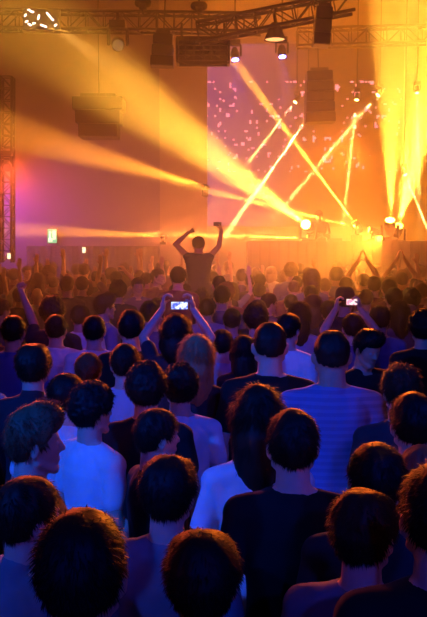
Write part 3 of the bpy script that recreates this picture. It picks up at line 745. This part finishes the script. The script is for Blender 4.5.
place(158,268,15,'person with brown face turned aside before the raised man', yaw=120, hair='short', hc='brown', shirt='red')
place(178,266,16,'brown-haired head at the hip of the raised man', hair='short', hc='brown', shirt='red')
place(184,283,15,'head in shade between the phone and the raised man', yaw=30, hair='short', hc='dark', shirt='red')
place(27,263,10,'orange-lit face among raised hands near the frame edge', yaw=140, hair='short', hc='fair', shirt='red')
# raised arms in the far crowd
place(116,271,12,'person stretching one open purple hand up over the crowd', hair='short', hc='dark', shirt='purple', arms='bentup')
place(364,273,12,'person with both hands joined overhead, nearer the booth', hair='short', hc='dark', shirt='dark', arms='apex', smax=1.2)
place(402,272,12,'person with both hands joined overhead, nearer the frame edge', hair='short', hc='dark', shirt='dark', arms='apex', smax=1.2)
place(84,263,11,'person holding both hands wide and high before the curtain', hair='short', hc='dark', shirt='red', arms='spread')
place(14,268,11,'person holding both hands up at the frame edge, lit orange', hair='short', hc='fair', shirt='red', arms='spread')
place(146,272,11,'person with one arm lifted, just beside the brown turned face', hair='short', hc='dark', shirt='red', arms='oneup')
place(377,263,10,'spiky-haired head in the golden haze between the joined hands', hair='spiky', hc='brown', shirt='red')
place(421,265,11,'golden-lit head against the frame edge in the haze', hair='short', hc='fair', shirt='red')
# the man lifted above the crowd and the one who carries him
YM = 12.8; pm = P(198.5,236,YM)
raised = person((pm.x, YM, pm.z-1.773*.93), 0, .93, widen=1.1, label='man lifted above the crowd with both arms bent up, silhouetted in the haze', hair='short', hc='black', shirt='dark', arms='bothup', sit=True, sleeve='none', skin=2)

person((pm.x, YM+.12, 0), 0, .93, 'person carrying the man with raised arms on the shoulders', hair='crop', hc='black', shirt='dark')
def phone(p, w, h, rz, label, scr, lit=True):
    r = empty('phone', p, rz); tag(r, label, 'phone', None)
    b = MB(); b.box((0,0,0),(w,.009,h)); b.build('phone_case', M['black_metal'], r, bevel=.003)
    b = MB(); b.box((0,-.0052,0),(w*.92,.001,h*.88)); b.build('screen', scr, r); return r
def screen(name, c0, c1, st):
    m = mat(name, (.02,.02,.02), .2); nt = m.node_tree; tc = nt.nodes.new('ShaderNodeTexCoord'); n = nt.nodes.new('ShaderNodeTexNoise'); n.inputs['Scale'].default_value = 38; n.inputs['Detail'].default_value = 2
    r = nt.nodes.new('ShaderNodeValToRGB'); r.color_ramp.elements[0].position = .42; r.color_ramp.elements[1].position = .58
    r.color_ramp.elements[0].color = (*c0,1); r.color_ramp.elements[1].color = (*c1,1)
    nt.links.new(tc.outputs['Object'], n.inputs['Vector']); nt.links.new(n.outputs[0], r.inputs[0]); b = nt.nodes['Principled BSDF']
    nt.links.new(r.outputs[0], b.inputs['Emission Color']); b.inputs['Emission Strength'].default_value = st; return m
S1 = screen('phone_screen_blue', (.06,.10,.8), (.75,.8,1), 1.6); S2 = screen('phone_screen_pink', (.9,.25,.4), (1,.8,.75), 1.5)
phone(P(179.5,305.5,ph1.location.y+.33*ph1.scale[0]), .128, .060, 0, 'phone with bright blue-white screen held level over the crowd', S1)
phone(P(353,302,ph2.location.y+.33*ph2.scale[0]), .125, .058, 0, 'phone with pinkish white screen held level beside the flat-topped cap', S2)
phone(P(217.5,224,YM+.03), .12, .06, 0, 'dark phone in the upper hand of the man lifted above the crowd', S2).rotation_euler = (0,0,PI)
# two small glowing panels stand in for lit hands and faces far off
for px, py, lab in ((84,250,'small glowing panel standing in for lit hands before the curtain'),(9,256,'small glowing panel standing in for lit hands at the frame edge')):
    phone(P(px,py,13.4), .055, .10, 0, lab, screen('lit_hand_glow',(.9,.6,.3),(1,.9,.6),2.2))
person((P(321,0,18.98).x, 19.0, 1.2), PI, .97, 'dark DJ figure bent over the low table on stage', hair='short', hc='black', shirt='black', arms='fold', hp=D(25), skin=2)

# ---- the rest of the dense crowd, each a person of their own
bpy.context.view_layer.update()
def proj(v):
    x, y, z = v[0], v[1], v[2]-HC; d = y*math.cos(TILT)-z*math.sin(TILT)
    return 213.5+F*x/d, 308.5-F*(y*math.sin(TILT)+z*math.cos(TILT))/d
def headpx(r, s):
    p = proj((r.location.x, r.location.y, r.location.z+1.70*s)); return p[0], p[1], F*.2*s/r.location.y
# keep bodies apart: slide along the line of sight, height follows
fixed = [(r, s) for r, s in PEOPLE if r.location.z < .1]
for it in range(90):
    moved = 0
    for i in range(len(fixed)):
        for j in range(i+1, len(fixed)):
            a, b_ = fixed[i][0], fixed[j][0]; dx = (a.location.x-b_.location.x)/.46; dy = (a.location.y-b_.location.y)/.31; d = math.hypot(dx, dy)
            if d >= 1: continue
            if it < 2 and max(a.location.y, b_.location.y) < 2: continue
            n, f = (a, b_) if a.location.y < b_.location.y else (b_, a); moved += 1
            for o, t in ((n, .992), (f, 1.008)):
                if o.get('hold') : continue
                t0 = o.location.y; s0 = o.scale[1]; top = 1.80*s0; dd = HC-top; h = HC-dd*t
                ns = s0*h/top; ns = max(.86, min(1.12, ns)); k = ns/s0
                o.location.x *= t; o.location.y *= t; o.scale = tuple(c*k for c in o.scale)
    if not moved: break
print('RELAX', it, moved)
done = [(r.location.x, r.location.y) for r, s in PEOPLE]
hp_ = [(headpx(r, r.scale[1]), r.location.y) for r, s in PEOPLE]
rg = random.Random(11); fill = []
y = 5.2
while y < 16.9:
    half = .2512*y+.35; x = -half+rg.uniform(0,.3)
    while x < half:
        xx = x+rg.uniform(-.07,.07); yy = y+rg.uniform(-.08,.08); s = min(1.06, max(.88, rg.gauss(.965,.05)))
        x += .47 if y < 9 else .44
        if any(((xx-a)/.45)**2+((yy-b)/.34)**2 < 1 for a, b in done): continue
        u, v = proj((xx,yy,1.70*s)); w = F*.2*s/yy; bad = False
        for (hu, hv, hw), hy_ in hp_:
            if hy_ > yy and abs(u-hu) < (w+hw)*.42 and hv > v-hw*1.2: bad = True; break     # would hide someone already placed
            if hy_ < yy and abs(u-hu) < hw*.5 and v < hv-hw*.75 and yy < 10: bad = True; break
        if bad: continue
        done.append((xx,yy)); fill.append((xx,yy,s,u,v))
    y += .52 if y < 9 else .50
print('FILL', len(fill))
anchors = [(52,'the exit sign'),(120,'the curtain edge'),(183,'the pale pillar'),(250,'the violet side of the LED wall'),(312,'the brightest stage light'),(352,'the slim riser lights'),(391,'the white-hot light'),(430,'the frame edge')]
anchors = [(52,'the exit sign'),(150,'the pillar corner'),(198,'the lifted man'),(250,'the raised phone hand'),(309,'the brightest stage light'),(357,'the slim riser light'),(391,'the white-hot stage light')]
ordw = ['first','second','third','fourth','fifth','sixth','seventh','eighth','ninth','tenth','eleventh','twelfth','thirteenth','fourteenth','fifteenth','sixteenth','seventeenth','eighteenth','nineteenth','twentieth']
bands = [(0,7.2,'fairly near'),(7.2,8.6,'mid crowd'),(8.6,10.2,'outer purple haze'),(10.2,11.8,'start of warm haze'),(11.8,13.3,'in warm haze'),(13.3,14.9,'in thick haze'),(14.9,20,'last rows')]
cells = {}
for f in fill:
    bi = next(i for i, b in enumerate(bands) if b[0] <= f[1] < b[1]); ai = min(range(len(anchors)), key=lambda i: abs(anchors[i][0]-f[3]))
    cells.setdefault((bi, ai), []).append(f)
hn = {'black':'black','dark':'dark','brown':'brown','fair':'fair','red':'reddish'}; sn = {'short':'short','crop':'cropped','curly':'curly','boxy':'boxy','quiff':'swept-up','long':'long','bob':'bobbed','bun':'knotted'}
for (bi, ai), fs in sorted(cells.items()):
    fs.sort(key=lambda f: abs(f[3]-anchors[ai][0]))
    for k, (xx,yy,s,u,v) in enumerate(fs):
        fem = rg.random() < .33; hair = rg.choice(['long','bob','long','bun']) if fem else rg.choice(['short','crop','short','boxy','quiff','curly'])
        hc = rg.choice(['black','dark','dark','brown','fair','red'] if fem else ['black','black','dark','dark','brown','fair'])
        sh = rg.choice(['dark','black','purple','black','grey','blue','dark','light'] if yy < 10 else ['dark','red','purple','grey','dark','light'])
        arms = 'down'; q = rg.random(); note = ''
        if yy > 12 and q < .10: arms = 'oneup'; note = 'one hand up, '
        elif yy > 12 and q < .15: arms = 'spread'; note = 'both hands up, '
        lab = '%s, %s %s hair, %s%s from %s, %s' % ('woman' if fem else 'man', sn[hair], hn[hc], note, ordw[k], anchors[ai][1], bands[bi][2])
        person((xx,yy,0), rg.gauss(0,.22), s, lab, 'people of the dense crowd, '+bands[bi][2], sex='f' if fem else 'm', arms=arms, hair=hair, hc=hc, shirt=sh, skin=rg.choice([0,0,1,2]), seed=rg.randrange(3))
print('PEOPLE', len(PEOPLE))

# ---------------------------------------------------------------- haze
def haze(name, lo, hi, dens, col, an, label, noise_=None):
    m = bpy.data.materials.new(name); m.use_nodes = True; nt = m.node_tree
    nt.nodes.remove(nt.nodes['Principled BSDF'])
    v = nt.nodes.new('ShaderNodeVolumeScatter'); v.inputs['Color'].default_value = (*col,1); v.inputs['Density'].default_value = dens; v.inputs['Anisotropy'].default_value = an
    nt.links.new(v.outputs[0], nt.nodes['Material Output'].inputs['Volume'])
    b = MB(); c = [(lo[i]+hi[i])/2 for i in range(3)]; d = [hi[i]-lo[i] for i in range(3)]
    b.box(c, d); o = b.build(name, m); tag(o, label, 'haze', kind='stuff')
    return o
haze('stage_haze', (-9,10.5,.0), (9,24.9,9.5), .045, (1,1,1), .35, 'orange lit smoke haze filling the air before the stage')
haze('crowd_haze', (-9,6.5,.0), (9,10.49,9.5), .022, (1,1,1), .35, 'thin smoke haze hanging over the middle of the crowd')
def area(loc, tgt, e, col, sx, sy, name='unseen_wash', spread=PI):
    l = bpy.data.lights.new(name,'AREA'); l.energy = e; l.color = col; l.shape = 'RECTANGLE'; l.size = sx; l.size_y = sy; l.spread = spread
    o = bpy.data.objects.new(name, l); C.objects.link(o); o.location = loc
    o.rotation_euler = (Vector(loc)-Vector(tgt)).to_track_quat('Z','Y').to_euler(); return o
# unseen area lamps without fixtures: orange wash towards the crowd, added haze uplight
area((0,20,7.5),(0,12,1), 380, (1,.21,.003), 8, .8)
area((3.2,20.5,1.6),(3.6,22,6), 700, (1,.29,.0), 4, .6)
area((1.2,17.2,2.35),(.3,12,2.1), 430, (1,.21,.035), 5, .2)  # added strip lamp brightening the low haze before the stage
area((-5,18.5,3.2),(-4,19,2), 80, (.38,.06,.8), 3, .6)  # unseen violet lamp colouring the haze at the left
area((-3.5,12.5,8.6),(-3.0,17,5), 120, (1,.22,.01), 3, .6)  # added orange lamp warming the upper left haze
# blue house wash over the audience, from spots behind and above
def spot(loc, tgt, e, col, ang, blend=.8, name='unseen_wash', rad=.15):
    l = bpy.data.lights.new(name,'SPOT'); l.energy = e; l.color = col; l.spot_size = math.radians(ang); l.spot_blend = blend; l.shadow_soft_size = rad
    o = bpy.data.objects.new(name, l); C.objects.link(o); o.location = loc
    o.rotation_euler = (Vector(loc)-Vector(tgt)).to_track_quat('Z','Y').to_euler(); return o
spot((-4.5,-1.0,5.0),(-.75,3.9,1.4), 2100, (.0,.095,1), 30, 1)
spot((3.5,-1.5,6.5),(.3,4.6,1.4), 900, (.0,.06,1), 34, 1)
spot((-1,-2,7.5),(0,9.0,1.4), 1800, (.05,.03,1), 22, 1)
spot((1.2,-3.5,4.4),(.45,2.0,1.3), 420, (.0,.05,1), 30, 1)
spot((-3.2,-3.5,4.4),(-.7,1.9,1.2), 260, (.0,.04,1), 22, 1)
spot((1.5,-2,8.2),(.3,12.3,1.7), 4500, (.7,.06,.5), 13, 1)  # added magenta spot tinting the far crowd and haze pink
spot((1.6,10.2,3.3),(.1,2.6,1.7), 2100, (1,.16,.01), 40, 1)  # added orange spot in mid-air to rim the heads, no fixture
spot((-2.4,10.2,3.1),(-.2,2.8,1.7), 1300, (1,.10,.03), 40, 1)  # redder rim spot added on the other side, also without fixture
w = bpy.data.worlds.new('world'); SC.world = w; w.use_nodes = True; w.node_tree.nodes['Background'].inputs[0].default_value = (0,0,0,1)
SC.view_settings.view_transform = 'Standard'; SC.view_settings.look = 'None'; SC.view_settings.gamma = 1; SC.view_settings.exposure = 0; SC.view_settings.use_curve_mapping = False
SC.cycles.use_denoising = True; SC.cycles.volume_bounces = 1; SC.cycles.max_bounces = 6; SC.cycles.volume_step_rate = 1
SC.cycles.sample_clamp_indirect = 6
